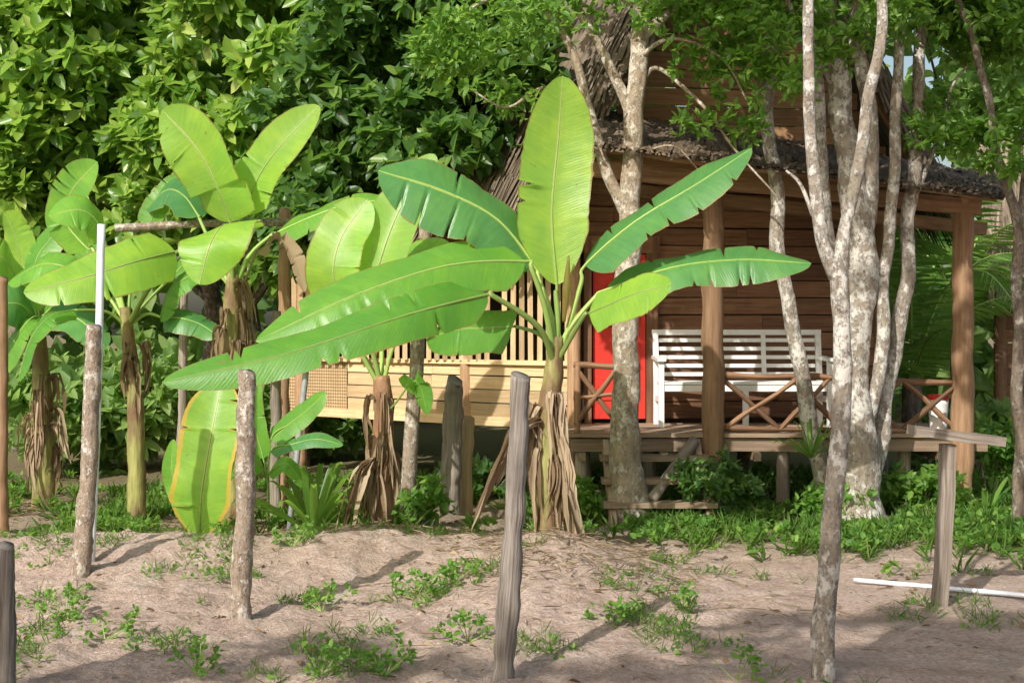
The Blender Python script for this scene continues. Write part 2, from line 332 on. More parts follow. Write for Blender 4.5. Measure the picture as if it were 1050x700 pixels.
for i in range(2):
    p=a.lerp(b,i/2+.01); q=a.lerp(b,(i+1)/2-.01); z0=DZ+.06; z1=2.34
    dr.beam(p.lerp(q,.5)+V(0,-.04,z0),p.lerp(q,.5)+V(0,-.04,z1),(q-p).length,.035,up=(0,1,0))
    for zz in ((.95,1.5),(1.65,2.15)):
        dr.beam(p.lerp(q,.5)+V(0,-.066,zz[0]),p.lerp(q,.5)+V(0,-.066,zz[1]),(q-p).length*.55,.012,up=(0,1,0))
door=dr.build('door',MT['red'],hut); door['label']='red panelled double door of the hut'
mb=MB()
for k,ww in ((F0+d*.02,.07),(F0+d*.645,.11)): mb.beam(k+V(0,-.05,DZ),k+V(0,-.05,2.5),ww,.09,up=(0,1,0))
mb.beam(F0+d*-.02+V(0,-.05,2.43),F0+d*.71+V(0,-.05,2.43),.09,.16); mb.build('door_frame',MT['plank'],hut)
mb=MB(); k=a.lerp(b,.56)+V(0,-.1,1.6); mb.tube([k,k+V(0,0,.14)],.012,8); mb.tube([k+V(0,.04,0),k],.01,6); mb.build('handle',MT['brass'],door)
sd=(S1-F0).normalized(); snr=V(sd.y,-sd.x,0)
if snr.y>0: snr=-snr
A=F0+snr*.06+V(-.06,-.1,0); B=S1
Bp=A.lerp(B,.80)
mb=MB(); planks(mb,Bp,A,.76,1.3,h=.135,th=.03); mb.build('side_wall',MT['pale'],hut)
mb=MB(); mb.beam(Bp+sd*.02+V(0,0,1.02),B+sd*.35+V(0,0,1.02),.03,.62,sub=4); mb.build('woven_panel',MT['woven'],hut)
mb=MB(); planks(mb,B,A,2.42,2.95,h=.17); mb.build('upper_side_wall',MT['plank'],hut)
mb=MB(); L=(B-A).length; n=int(L/.105)
for i in range(n):
    q=A+sd*(.1+i*.105); top=2.36+random.uniform(-.04,.04)
    if i%9==8: continue
    mb.beam(q+V(0,0,1.31),q+V(random.uniform(-.012,.012),0,top),.05,.02,up=(0,1,0))
mb.build('slat_window',MT['pale'],hut)
mb=MB(); mb.beam(A+V(0,0,1.30)+snr*.03,B+V(0,0,1.30)+snr*.03,.07,.045); mb.beam(A+V(0,0,.72),B+V(0,0,.72),.12,.09)
mb.beam(A+V(0,0,2.39)+snr*.02,B+V(0,0,2.39)+snr*.02,.08,.07); mb.build('wall_rail',MT['pale'],hut)
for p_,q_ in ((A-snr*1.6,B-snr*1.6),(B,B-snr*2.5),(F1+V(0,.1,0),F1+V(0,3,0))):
    mb=MB(); mb.beam(p_+V(0,0,1.85),q_+V(0,0,1.85),.03,2.3); mb.build('inner_wall',MT['dark'],hut)  # rear walls put in to darken the room behind the slats
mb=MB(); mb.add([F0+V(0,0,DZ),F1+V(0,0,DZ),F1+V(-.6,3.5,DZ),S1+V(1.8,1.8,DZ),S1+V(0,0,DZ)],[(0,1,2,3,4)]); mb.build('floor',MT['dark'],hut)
for q in (A+V(-.02,-.05,0),A.lerp(B,.36),A.lerp(B,.68),B):
    mb=MB(); mb.tube([q+V(0,0,-.1),q+V(0,0,2.95)],[.07,.06],9,10,wob=.1); mb.build('wall_post',MT['post'],hut,smooth=True)
mb=MB(); mb.tube([F1+V(0,-.03,0),F1+V(0,-.03,3.1)],[.07,.06],9,10,wob=.1); mb.build('wall_post',MT['post'],hut,smooth=True)
# deck
X0,X1,Y0=.42,4.0,11.72
mb=MB(); n=13; w=(13.05-Y0)/n
for i in range(n): mb.beam((X0+random.uniform(-.03,.03),Y0+w*(i+.5),DZ),(X1+random.uniform(-.03,.05),Y0+w*(i+.5),DZ),w-.01,.035)
mb.build('deck',MT['deck'],hut)
mb=MB()
for yy in (Y0+.08,12.5): mb.beam((X0-.08,yy,DZ-.085),(X1+.1,yy,DZ-.085),.07,.11,jit=.006,sub=5)
for xx in (.6,1.3,2.1,2.9,3.7): mb.beam((xx,Y0-.05,DZ-.18),(xx,13.2,DZ-.18),.06,.07)
mb.build('deck_joists',MT['deck'],hut)
for xx,yy in ((.6,11.85),(1.22,11.9),(2.35,11.85),(2.95,11.9),(3.45,12.0),(.7,13),(2.2,13.1),(3.6,13.3)):
    mb=MB(); mb.tube([(xx,yy,-.1),(xx+random.uniform(-.03,.03),yy,DZ-.03)],[.06,.055],9,6,wob=.15); mb.build('stilt',MT['grey'],hut,smooth=True)
for px,yt,ll in ((730,186,'reddish veranda post near the white bench'),(988,196,'right corner veranda post')):
    q=P(px,yt,Y0+.02); q0=P(px+(0 if px<800 else -3),340,Y0+.02); mb=MB(); mb.tube([(q0.x,q0.y,-.1),((q.x+q0.x)/2+.01,q.y,1.6),q],[.1,.092,.085],14,30,wob=.14,ws=5,jit=.02); o=mb.build('veranda_post',MT['post'],hut,smooth=True); o['label']=ll
mb=MB(); mb.beam(P(596,172,Y0),P(1004,213,Y0),.12,.13,jit=.008,sub=8); mb.beam(P(600,190,13),P(1010,235,13.2),.1,.12); mb.build('veranda_beam',MT['post'],hut)
mb=MB()
for i in range(8):
    px=612+i*54; mb.tube([P(px,152+i*7.5,11.35),P(px+6,120+i*8,13.2)],.035,7,4)
mb.build('rafters',MT['post'],hut)
mb=MB(); mb.beam(P(606,150,11.3),P(1022,202,11.3),.03,.075,jit=.008,sub=9); mb.build('fascia',MT['post'],hut)
def thatch(a,b,c_,d_,n,th=.12,frn=5,Ls=1,lift=.06):
    mb=MB(); nr=(b-a).cross(d_-a).normalized()
    if nr.z<0: nr=-nr
    mb.add([a,b,c_,d_,a-nr*th,b-nr*th,c_-nr*th,d_-nr*th],[(0,1,2,3),(7,6,5,4),(0,4,5,1),(1,5,6,2),(2,6,7,3),(3,7,4,0)],.3,[(0,0),(2,0),(2,3),(0,3)]*2)
    for i in range(n):
        u=random.random(); v=random.random()**.8; row=math.floor(v*14)/14+.07+random.uniform(-.02,.02)
        p=a.lerp(d_,u).lerp(b.lerp(c_,u),min(row,1)); dn=(b.lerp(c_,u)-a.lerp(d_,u)).normalized(); al=(d_-a).normalized()
        L=random.uniform(.3,.62)*Ls; w=random.uniform(.006,.02); dn2=(dn+al*random.uniform(-.15,.15)+V(0,0,-.15 if Ls==1 else 0)).normalized(); p=p+nr*random.uniform(.01,lift)
        mb.add([p-al*w,p+al*w,p+al*w+dn2*L-nr*.02*Ls,p-al*w+dn2*L-nr*.02*Ls],[(0,1,2,3)],random.random(),[(0,0),(0,w*2),(L,w*2),(L,0)])
    for i in range(n//frn):
        q=a.lerp(b,random.random()); w=.012; dn=(b-a).normalized(); q=q+nr*random.uniform(-th,.04); L=random.uniform(.15,.4)
        dv=(dn*.7+V(random.uniform(-.2,.2),-.25,-.5)).normalized(); mb.add([q-V(w,0,0),q+V(w,0,0),q+dv*L+V(w,0,0),q+dv*L-V(w,0,0)],[(0,1,2,3)],None,[(0,0),(0,w),(L,w),(L,0)])
    return mb
# sloping veranda roof: ridge side at the wall, eave side out front
e0=P(594,146,11.25);e1=P(1030,202,11.25);t0=P(594,108,13.2);t1=P(1030,182,13.2)
thatch(t0,e0,e1,t1,4200,th=.03,frn=400,Ls=.5,lift=.05).build('veranda_roof',MT['eave'],hut)
def rail(pts_list,name='railing'):
    mb=MB()
    for p,q,r in pts_list: mb.tube([p,p.lerp(q,.35)+V(0,0,random.uniform(-.015,.015)),p.lerp(q,.7)+V(0,0,random.uniform(-.015,.015)),q],[r,r*.85],8,10,wob=.3)
    mb.build(name,MT['rail'],hut,smooth=True)
Y=Y0+.04
rail([(P(738,384,Y),P(860,388,Y),.03),(P(738,439,Y),P(860,441,Y),.028),(P(740,388,Y),P(800,440,Y),.024),(P(742,440,Y),P(818,388,Y-.03),.024),(P(800,440,Y),P(850,388,Y),.022),(P(812,386,Y),P(862,440,Y-.03),.024)])
rail([(P(860,388,Y),P(984,392,Y),.03),(P(860,441,Y),P(984,443,Y),.028),(P(866,390,Y),P(925,442,Y),.024),(P(866,441,Y),P(925,390,Y-.03),.024),(P(925,390,Y),P(982,441,Y),.024),(P(925,441,Y),P(982,394,Y-.03),.024)])
rail([(P(588,374,Y),P(640,376,Y),.027),(P(592,380,Y),P(636,436,Y),.024),(P(590,436,Y),P(632,378,Y-.03),.024),(P(588,408,Y),P(640,404,Y-.04),.02),(P(592,372,Y),P(592,445,Y),.03),(P(640,372,Y),P(640,445,Y),.03)])
mb=MB()
for xx in (.80,1.58): mb.beam((xx,11.72,DZ-.08),(xx+.02,10.95,-.02),.05,.13)
for i in range(3): mb.beam((.74,11.50-i*.2,DZ-.17-i*.17),(1.66,11.50-i*.2,DZ-.17-i*.17),.2,.045)
mb.build('steps',MT['deck'],hut)
mb=MB(); mb.tube([P(712,452,11.6),P(668,512,11.1)],[.05,.045],8,8,wob=.15); mb.build('brace_pole',MT['grey'],hut,smooth=True)
gA=V(2.2,13.0,5.9); gl=V(.62,12.8,3.05); gr=V(3.8,13.3,3.05)
mb=MB()
for i in range(17):
    z=3.14+i*.17; s=(z-3.05)/(5.9-3.05)
    if s>.96: break
    l=gl.lerp(gA,s); r=gr.lerp(gA,s); l.z=r.z=z; yo=random.uniform(0,.012); mb.beam(l+V(.03,-yo,0),r+V(-.03,-yo,0),.03,.158)
mb.build('gable_wall',MT['gable'],hut)
thatch(V(2.17,12.5,6.05),V(.28,12.3,2.98),V(-2.35,15.2,2.98),V(.3,16.0,6.05),5000).build('thatch_roof',MT['thatch'],hut)
thatch(V(2.23,12.5,6.05),V(4.15,12.95,2.98),V(4.6,16.6,2.98),V(2.23,16.2,6.05),1500).build('thatch_roof',MT['thatch'],hut)
mb=MB(); mb.beam(V(2.2,12.7,5.88),V(.42,12.55,3.0),.04,.13); mb.beam(V(2.24,12.7,5.86),V(4.0,13.1,3.0),.04,.13); mb.build('barge_board',MT['gable'],hut)
h2=thing('neighbour_hut','small thatched plank hut half hidden behind the right veranda post','hut',(7.2,17,0))
mb=MB(); planks(mb,V(6.0,17,0),V(9.5,17.4,0),.6,2.5); mb.build('wall',MT['plank'],h2)
thatch(V(6.1,17.8,4.1),V(5.8,16.5,2.35),V(9.8,16.8,2.35),V(9.6,17.8,4.1),2500).build('thatch_roof',MT['thatch'],h2)
for xx in (6.05,7.2,9.3):
    mb=MB(); mb.tube([(xx,16.9,-.1),(xx,16.9,2.5)],.07,8,6,wob=.1); mb.build('stilt',MT['post'],h2,smooth=True)
# ================= BENCH
bn=thing('garden_bench','white painted slatted bench standing on the veranda','bench',(2.13,12.75,DZ+.02))
bz=DZ+.02; bx0,bx1=1.36,2.9; fy,by=12.45,12.9
for x in (bx0,bx1):
    mb=MB(); mb.beam((x,fy,bz),(x,fy,bz+.6),.05,.05,up=(0,1,0)); mb.build('leg',MT['white'],bn)
    mb=MB(); mb.beam((x,by-.02,bz),(x,by-.02,bz+.4),.05,.05,up=(0,1,0)); mb.beam((x,by-.02,bz+.4),(x,by+.06,bz+.84),.05,.05,up=(0,1,0)); mb.build('leg',MT['white'],bn)
    mb=MB(); mb.beam((x,fy-.06,bz+.615),(x,by+.02,bz+.63),.08,.03); mb.build('armrest',MT['white'],bn)
    mb=MB(); mb.beam((x,fy+.04,bz+.25),(x,by-.05,bz+.25),.03,.05); mb.build('side_rail',MT['white'],bn)
mb=MB()
for i in range(5): mb.beam((bx0+.0,fy+.02+i*.09,bz+.40),(bx1,fy+.02+i*.09,bz+.40),.07,.022)
mb.beam((bx0+.03,fy+.0,bz+.355),(bx1-.03,fy+.0,bz+.355),.03,.055); mb.build('seat',MT['white'],bn)
mb=MB()
for i in range(5):
    z=.47+i*.08; mb.beam((bx0+.03,by+.0+(z-.4)*.15,bz+z),(bx1-.03,by+.0+(z-.4)*.15,bz+z),.018,.036)
mb.beam((bx0-.03,by+.065,bz+.865),(bx1+.03,by+.065,bz+.865),.045,.05)
for x in (bx0+.5,bx0+1.02): mb.beam((x,by-.02,bz+.42),(x,by+.05,bz+.84),.04,.03,up=(0,1,0))
mb.build('backrest',MT['white'],bn)
mb=MB(); x=(bx0+bx1)/2; mb.beam((x,fy,bz),(x,fy,bz+.38),.05,.05,up=(0,1,0)); mb.build('leg',MT['white'],bn)
bk=P(962,432,12.0); bk.z=DZ+.018; r_=thing('paint_bucket','small white bucket with red lid at right end of the veranda deck','bucket',bk)
mb=MB(); mb.tube([bk,bk+V(0,0,.14),bk+V(0,0,.28)],[.075,.08,.09],16,6); mb.build('body',MT['white'],r_,smooth=True)
mb=MB(); mb.tube([bk+V(0,0,.28),bk+V(0,0,.32)],[.098,.096],16,4); mb.build('lid',MT['red'],r_)
# ================= POSTS
def post(name,pt,pb,Y,r,mat,label,category='post',wob=.22,top=.015,group='rough wooden posts in the yard'):
    t=P(pt[0],pt[1],Y); b=P(pb,340,Y); g=gh(b.x,Y); b.z=g-.08; m=b.lerp(t,.5)+V(random.uniform(-.015,.015),0,0)
    mb=MB(); mb.tube([b,b.lerp(t,.2),m,b.lerp(t,.8),t],[r*1.12,r*1.05,r,r*.93,r*.87],16,48,wob=wob,ws=9,top=top,jit=.012)
    return tag(mb.build(name,MT[mat],None,(b.x,Y,g),smooth=True),label,category,group)
post('fence_post',(98,335),82,8.6,.056,'barkp','tall pale bark covered post beside the white pipe at far left')
post('fence_post',(253,382),246,7.6,.054,'barkp','knotty brown post in front of the big upright banana leaf',wob=.26)
post('fence_post',(534,386),516,6.4,.05,'dgrey','dark grey weathered post in front of the central banana plant',wob=.26,top=.02)
post('fence_post',(5,560),4,6.1,.045,'dgrey','dark stump of a post cut off at the bottom left corner')
post('fence_post',(3,285),2,10.8,.045,'post','reddish post at the left edge of the photo')
post('fence_post',(189,300),183,12.3,.04,'grey','thin grey post behind the left banana plants')
post('fence_post',(293,215),288,11.8,.055,'post','brown post holding the horizontal pole between banana plants')
post('fence_post',(436,235),416,11.3,.06,'barkp','tall pale leaning pole in front of the slatted hut wall',wob=.1)
post('fence_post',(466,392),461,11.8,.085,'grey','thick grey split post below the slatted hut wall',wob=.3,top=.05)
post('fence_post',(481,428),477,12.0,.055,'pale','short tan stake right of the thick grey split post')
post('fence_post',(283,320),281,11.2,.045,'grey','short grey post beside the steel pole')
t=P(118,234,11.4); b=P(352,228,11.6); mb=MB(); mb.tube([t,t.lerp(b,.5)+V(0,0,.02),b],[.036,.03],8,24,wob=.25); tag(mb.build('horizontal_pole',MT['barkp'],None,tuple(t),smooth=True),'long horizontal grey pole tied across the posts behind banana leaves','pole')
t=P(104,230,8.9); b=P(93,580,8.9); b.z=gh(b.x,8.9)-.05; mb=MB(); mb.tube([b,b.lerp(t,.5)+V(.01,0,0),t],[.026,.026],12,14); tag(mb.build('white_pipe',MT['pipe'],None,tuple(b),smooth=True),'upright white plastic pipe standing behind the far left post','pipe')
t=P(329,236,11.0); b=P(296,520,11.0); b.z=gh(b.x,11)-.05; mb=MB(); mb.tube([b,t],[.024,.024],10,8); tag(mb.build('steel_pole',MT['steel'],None,tuple(b),smooth=True),'thin leaning grey steel pole right of the left banana plants','pole')
p=P(876,340,8.75); q=P(1080,340,8.1); p.z=gh(p.x,p.y); q.z=gh(q.x,q.y); off=max(gh(*(p.lerp(q,i/10).xy))-p.lerp(q,i/10).z for i in range(11)); p.z+=off*.7+.012; q.z+=off*.7+.012
mb=MB(); mb.tube([p,q],[.015,.015],10,16); tag(mb.build('ground_pipe',MT['pipe'],None,tuple(p),smooth=True),'white plastic pipe lying on the dirt at the right','pipe')
Yt=7.9; b=P(963,340,Yt); g=gh(b.x,Yt); b.z=g-.05; t=P(972,455,Yt); tp=thing('plank_topped_post','squared wooden stake with a short plank nailed across its top','post',(b.x,Yt,g))
mb=MB(); mb.beam(b,t,.08,.07,up=(0,1,0),jit=.007,sub=7); mb.build('stake',MT['grey'],tp)
mb=MB(); mb.beam(P(935,441,Yt-.02),P(1026,452,Yt+.02),.16,.055,jit=.005,sub=5); mb.build('plank',MT['grey'],tp)
# ================= BANANAS
DN=(0,-.7,-.72)
Y=9.4; b=P(563,340,Y); g=gh(b.x,Y)
r1=thing('banana_plant','tall central banana plant with one upright leaf in front of the hut','banana plant',(b.x,Y,g))
stem(r1,[V(b.x,Y,g-.05),P(561,500,Y),P(562,430,Y),P(568,380,Y),P(570,345,Y)],[.11,.095,.08,.068,.05])
st=(569,375,Y)
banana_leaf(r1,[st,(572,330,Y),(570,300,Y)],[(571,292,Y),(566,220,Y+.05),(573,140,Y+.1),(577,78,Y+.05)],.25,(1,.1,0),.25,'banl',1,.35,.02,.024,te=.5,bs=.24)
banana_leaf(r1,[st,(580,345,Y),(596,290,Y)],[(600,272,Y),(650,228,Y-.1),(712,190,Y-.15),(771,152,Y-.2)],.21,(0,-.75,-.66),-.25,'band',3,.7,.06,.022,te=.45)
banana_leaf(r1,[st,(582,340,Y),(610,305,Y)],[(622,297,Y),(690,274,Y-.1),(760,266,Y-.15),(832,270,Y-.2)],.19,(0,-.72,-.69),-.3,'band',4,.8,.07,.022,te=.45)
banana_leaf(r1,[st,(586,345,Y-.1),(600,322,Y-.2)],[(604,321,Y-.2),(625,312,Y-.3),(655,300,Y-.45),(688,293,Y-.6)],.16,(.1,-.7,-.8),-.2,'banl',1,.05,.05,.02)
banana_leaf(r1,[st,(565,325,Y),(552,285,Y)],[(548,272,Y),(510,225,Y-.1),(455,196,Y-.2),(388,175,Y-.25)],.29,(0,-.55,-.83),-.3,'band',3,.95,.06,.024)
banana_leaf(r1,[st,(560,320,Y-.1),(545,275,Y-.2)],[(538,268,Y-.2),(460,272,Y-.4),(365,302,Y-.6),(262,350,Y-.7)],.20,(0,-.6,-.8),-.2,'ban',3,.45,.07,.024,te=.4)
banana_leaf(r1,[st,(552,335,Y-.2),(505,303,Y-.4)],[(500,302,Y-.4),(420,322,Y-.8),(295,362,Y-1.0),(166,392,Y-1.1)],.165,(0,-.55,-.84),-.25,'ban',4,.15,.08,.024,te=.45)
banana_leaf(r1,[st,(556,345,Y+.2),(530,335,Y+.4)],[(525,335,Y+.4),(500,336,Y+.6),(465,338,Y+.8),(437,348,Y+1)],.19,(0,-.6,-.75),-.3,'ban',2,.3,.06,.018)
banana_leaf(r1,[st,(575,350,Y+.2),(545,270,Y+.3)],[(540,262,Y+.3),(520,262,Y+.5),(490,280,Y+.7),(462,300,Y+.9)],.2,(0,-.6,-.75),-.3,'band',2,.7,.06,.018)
mb=MB(); mb.tube([P(578,330,Y-.05),P(581,295,Y-.06),P(583,262,Y-.07)],[.012,.03,.006],10,12); o=mb.build('furled_leaf',MT['banl'],r1,smooth=True)
for i in range(22): dead_leaf(r1,b.x+random.uniform(-.02,.02),Y-.03,random.uniform(.45,1.2),random.uniform(.25,.6),random.uniform(.03,.07),random.uniform(-3.6,.5),random.uniform(.08,.15))
mb=MB(); strips(mb,[P(556,430,Y-.05),P(530,440,Y-.2),P(508,475,Y-.3),P(478,545,Y-.35)],.05,10,.024); mb.build('dead_leaf',MT['dead'],r1,smooth=True)
mb=MB(); strips(mb,[P(572,440,Y-.1),P(582,480,Y-.2),P(588,530,Y-.25),P(598,572,Y-.25)],.07,10,.024); mb.build('dead_leaf',MT['dead'],r1,smooth=True)
Y=10.3; b=P(392,340,Y); g=gh(b.x,Y)
r2=thing('banana_plant','banana plant with reddish stem wrapped in dead leaves left of the central one','banana plant',(b.x,Y,g))
stem(r2,[V(b.x,Y,g-.05),P(391,480,Y),P(394,420,Y),P(392,385,Y)],[.10,.085,.07,.052],mat='stemr')
st=(392,400,Y)
banana_leaf(r2,[st,(372,365,Y),(348,315,Y)],[(346,308,Y),(342,275,Y-.05),(352,240,Y),(378,205,Y+.05)],.21,(1,-.2,-.15),.15,'banl',1,.3,.04,.02)
banana_leaf(r2,[st,(382,360,Y),(376,335,Y)],[(376,330,Y),(388,275,Y),(410,215,Y+.05),(446,158,Y+.1)],.21,(.9,-.3,-.3),.2,'banl',1,.0,.04,.022,te=.5)
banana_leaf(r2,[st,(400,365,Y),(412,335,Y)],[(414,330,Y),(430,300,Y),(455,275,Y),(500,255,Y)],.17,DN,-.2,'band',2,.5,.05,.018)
banana_leaf(r2,[st,(370,360,Y+.2),(350,345,Y+.4)],[(345,343,Y+.4),(320,340,Y+.5),(290,352,Y+.6),(262,375,Y+.7)],.17,DN,-.2,'ban',2,.5,.05,.018)
banana_leaf(r2,[st,(392,350,Y+.3),(400,320,Y+.4)],[(400,316,Y+.4),(412,285,Y+.4),(430,262,Y+.45),(462,250,Y+.5)],.16,(.5,-.6,-.5),.1,'ban',2,.9,.05,.018)
banana_leaf(r2,[st,(398,420,Y-.1),(415,400,Y-.2)],[(415,398,Y-.2),(425,390,Y-.3),(432,400,Y-.3),(438,425,Y-.3)],.08,(.8,-.5,0),-.2,'ban',2,.3,.05,.01)
for i in range(16): dead_leaf(r2,b.x,Y-.03,random.uniform(.35,1.15),random.uniform(.25,.6),random.uniform(.03,.07),random.uniform(-3.4,.3),random.uniform(.08,.15))
mb=MB(); strips(mb,[P(386,470,Y-.1),P(372,480,Y-.2),P(362,510,Y-.25),P(350,562,Y-.25)],.08,12,.028); mb.build('dead_leaf',MT['dead'],r2,smooth=True)
Y=11; b=P(238,340,Y); g=gh(b.x,Y)
r3=thing('banana_plant','banana plant with a big bright paddle leaf behind the horizontal pole','banana plant',(b.x,Y,g))
stem(r3,[V(b.x,Y,g-.05),P(236,480,Y),P(234,380,Y),P(238,310,Y),P(240,280,Y)],[.115,.105,.085,.07,.05])
st=(239,300,Y)
banana_leaf(r3,[st,(238,265,Y),(236,235,Y)],[(236,228,Y),(222,190,Y-.1),(200,150,Y-.1),(166,113,Y)],.31,(.75,-.3,-.45),.12,'banl',1,.25,.03,.024,te=.55)
banana_leaf(r3,[st,(243,260,Y),(248,225,Y)],[(250,220,Y),(266,180,Y),(292,145,Y-.05),(328,109,Y-.1)],.20,(.83,-.35,-.5),.2,'banl',1,.15,.03,.022,te=.5)
banana_leaf(r3,[st,(238,262,Y-.1),(236,240,Y-.25)],[(236,238,Y-.3),(230,230,Y-.5),(216,250,Y-.7),(205,292,Y-.75)],.27,(.95,.1,.3),-.2,'banl',1,.1,.03,.022,te=.5)
banana_leaf(r3,[st,(256,262,Y),(280,240,Y)],[(285,238,Y),(320,222,Y-.1),(362,208,Y-.15),(408,205,Y-.2)],.15,DN,-.3,'ban',2,.7,.05,.02)
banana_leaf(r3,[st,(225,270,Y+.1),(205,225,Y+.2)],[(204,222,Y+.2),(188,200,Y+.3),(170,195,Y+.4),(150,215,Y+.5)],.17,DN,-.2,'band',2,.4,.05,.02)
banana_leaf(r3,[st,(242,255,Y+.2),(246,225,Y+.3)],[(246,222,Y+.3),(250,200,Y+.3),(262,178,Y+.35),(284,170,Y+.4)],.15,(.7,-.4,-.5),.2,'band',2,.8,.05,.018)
banana_leaf(r3,[st,(228,285,Y+.1),(212,280,Y+.1)],[(208,280,Y+.1),(190,285,Y+.1),(175,300,Y+.1),(165,330,Y+.1)],.13,(.5,-.6,-.3),-.3,'ban',3,.2,.06,.016)
banana_leaf(r3,[st,(250,290,Y-.1),(262,260,Y-.2)],[(264,258,Y-.2),(285,245,Y-.3),(300,262,Y-.35),(312,300,Y-.35)],.09,(.6,-.6,.2),-.3,'dead',4,.7,.1,.012)
for i in range(13): dead_leaf(r3,b.x,Y-.03,random.uniform(.9,2.1),random.uniform(.25,.55),random.uniform(.03,.07),random.uniform(-3.4,.3),random.uniform(.09,.2))
Y=11.3; b=P(140,340,Y); g=gh(b.x,Y)
r4=thing('banana_plant','banana plant with bare yellow green stem right of the white pipe','banana plant',(b.x,Y,g))
stem(r4,[V(b.x,Y,g-.05),P(140,470,Y),P(138,400,Y),P(132,350,Y),P(128,315,Y)],[.08,.072,.065,.055,.042])
st=(131,335,Y)
banana_leaf(r4,[st,(150,300,Y-.1),(178,262,Y-.2)],[(180,258,Y-.2),(140,268,Y-.5),(85,285,Y-.7),(24,300,Y-.8)],.23,(0,-.55,-.84),-.2,'banl',2,.1,.05,.022,te=.45)
banana_leaf(r4,[st,(120,290,Y),(108,250,Y)],[(106,247,Y),(98,225,Y-.1),(80,215,Y-.2),(50,222,Y-.3)],.17,(0,-.6,-.8),-.2,'ban',2,.9,.05,.02)
banana_leaf(r4,[st,(118,300,Y+.1),(95,255,Y+.2)],[(90,255,Y+.2),(66,225,Y+.2),(74,195,Y+.1),(100,166,Y)],.17,(.9,-.3,-.3),.2,'ban',2,.8,.05,.02)
banana_leaf(r4,[st,(150,322,Y),(165,325,Y-.1)],[(168,326,Y-.1),(185,326,Y-.2),(205,332,Y-.2),(225,345,Y-.25)],.13,DN,-.3,'band',2,.6,.06,.016)
banana_leaf(r4,[st,(110,320,Y-.1),(80,318,Y-.3)],[(75,318,Y-.3),(50,325,Y-.5),(30,350,Y-.6),(18,392,Y-.7)],.13,(.4,-.7,-.3),-.3,'ban',3,.2,.06,.016)
banana_leaf(r4,[st,(150,310,Y),(175,285,Y+.1)],[(178,282,Y+.1),(200,262,Y+.2),(225,265,Y+.2),(250,285,Y+.2)],.14,DN,-.3,'ban',2,.4,.06,.016)
banana_leaf(r4,[st,(135,290,Y+.1),(150,240,Y+.2)],[(152,235,Y+.2),(160,215,Y+.2),(172,200,Y+.2),(186,180,Y+.2)],.13,(.8,-.4,-.4),.2,'ban',2,.3,.05,.016)
banana_leaf(r4,[st,(112,305,Y+.2),(90,285,Y+.3)],[(86,284,Y+.3),(62,272,Y+.4),(38,272,Y+.5),(8,290,Y+.6)],.17,DN,-.25,'ban',2,.6,.05,.016)
for i in range(5): dead_leaf(r4,b.x,Y-.03,random.uniform(1.1,1.7),random.uniform(.25,.5),random.uniform(.03,.05),random.uniform(-3.4,.3),random.uniform(.07,.12))
Y=12.3; b=P(45,340,Y); g=gh(b.x,Y)
r5=thing('banana_plant','leftmost banana plant with shaggy brown base and dark drooping leaves','banana plant',(b.x,Y,g))
stem(r5,[V(b.x,Y,g-.05),P(45,440,Y),P(42,380,Y),P(40,330,Y)],[.11,.095,.075,.05])
st=(41,350,Y)
for bl,W,sdv,mm,tt in (([(38,330,Y),(20,312,Y-.3),(-15,315,Y-.5),(-50,340,Y-.6)],.22,DN,'band',.8),([(46,322,Y),(70,300,Y),(88,262,Y),(98,225,Y)],.16,(.8,-.5,-.2),'ban',.5),
  ([(36,320,Y),(20,290,Y),(0,262,Y-.2),(-40,250,Y-.3)],.24,DN,'ban',.9),([(42,325,Y),(60,320,Y-.2),(85,330,Y-.3),(108,356,Y-.4)],.18,DN,'band',.9),
  ([(34,320,Y+.3),(20,260,Y+.4),(8,225,Y+.4),(-14,200,Y+.4)],.2,(.8,-.5,0),'banl',.1),([(40,315,Y+.2),(36,270,Y+.2),(60,235,Y+.3),(90,200,Y+.3)],.17,(.8,-.5,-.3),'ban',.4),([(38,325,Y-.1),(28,330,Y-.3),(14,350,Y-.4),(2,385,Y-.4)],.15,(.6,-.6,-.2),'ban',.6)):
    banana_leaf(r5,[st,(40,340,Y)],bl,W,sdv,-.2,mm,2,tt,.06,.018)
for i in range(16): dead_leaf(r5,b.x,Y-.03,random.uniform(.4,1.2),random.uniform(.3,.6),random.uniform(.04,.09),random.uniform(-3.4,.3),random.uniform(.1,.2))
Y=9.5; b=P(205,340,Y); g=gh(b.x,Y)
r6=thing('banana_sucker','young banana shoot with one broad upright yellow edged leaf','banana plant',(b.x,Y,g))
mb=MB(); mb.tube([V(b.x,Y,g-.03),P(204,545,Y)],[.035,.02],8,6); mb.build('pseudostem',MT['stem'],r6,smooth=True)
banana_leaf(r6,[(205,560,Y),(204,552,Y)],[(204,550,Y),(208,500,Y-.05),(218,440,Y),(228,388,Y+.1)],.215,(1,-.15,0),.2,'bany',2,.1,.06,.014,te=.4,bs=.25)
banana_leaf(r6,[(205,560,Y),(196,540,Y+.1)],[(194,535,Y+.1),(182,505,Y+.2),(176,480,Y+.2),(178,450,Y+.2)],.07,(1,0,0),.2,'ban',1,.8,.03,.008,te=.5)
Y=10.2; b=P(275,340,Y); g=gh(b.x,Y)
r7=thing('banana_sucker','small banana shoot with dark leaves right of the knotty brown post','banana plant',(b.x,Y,g))
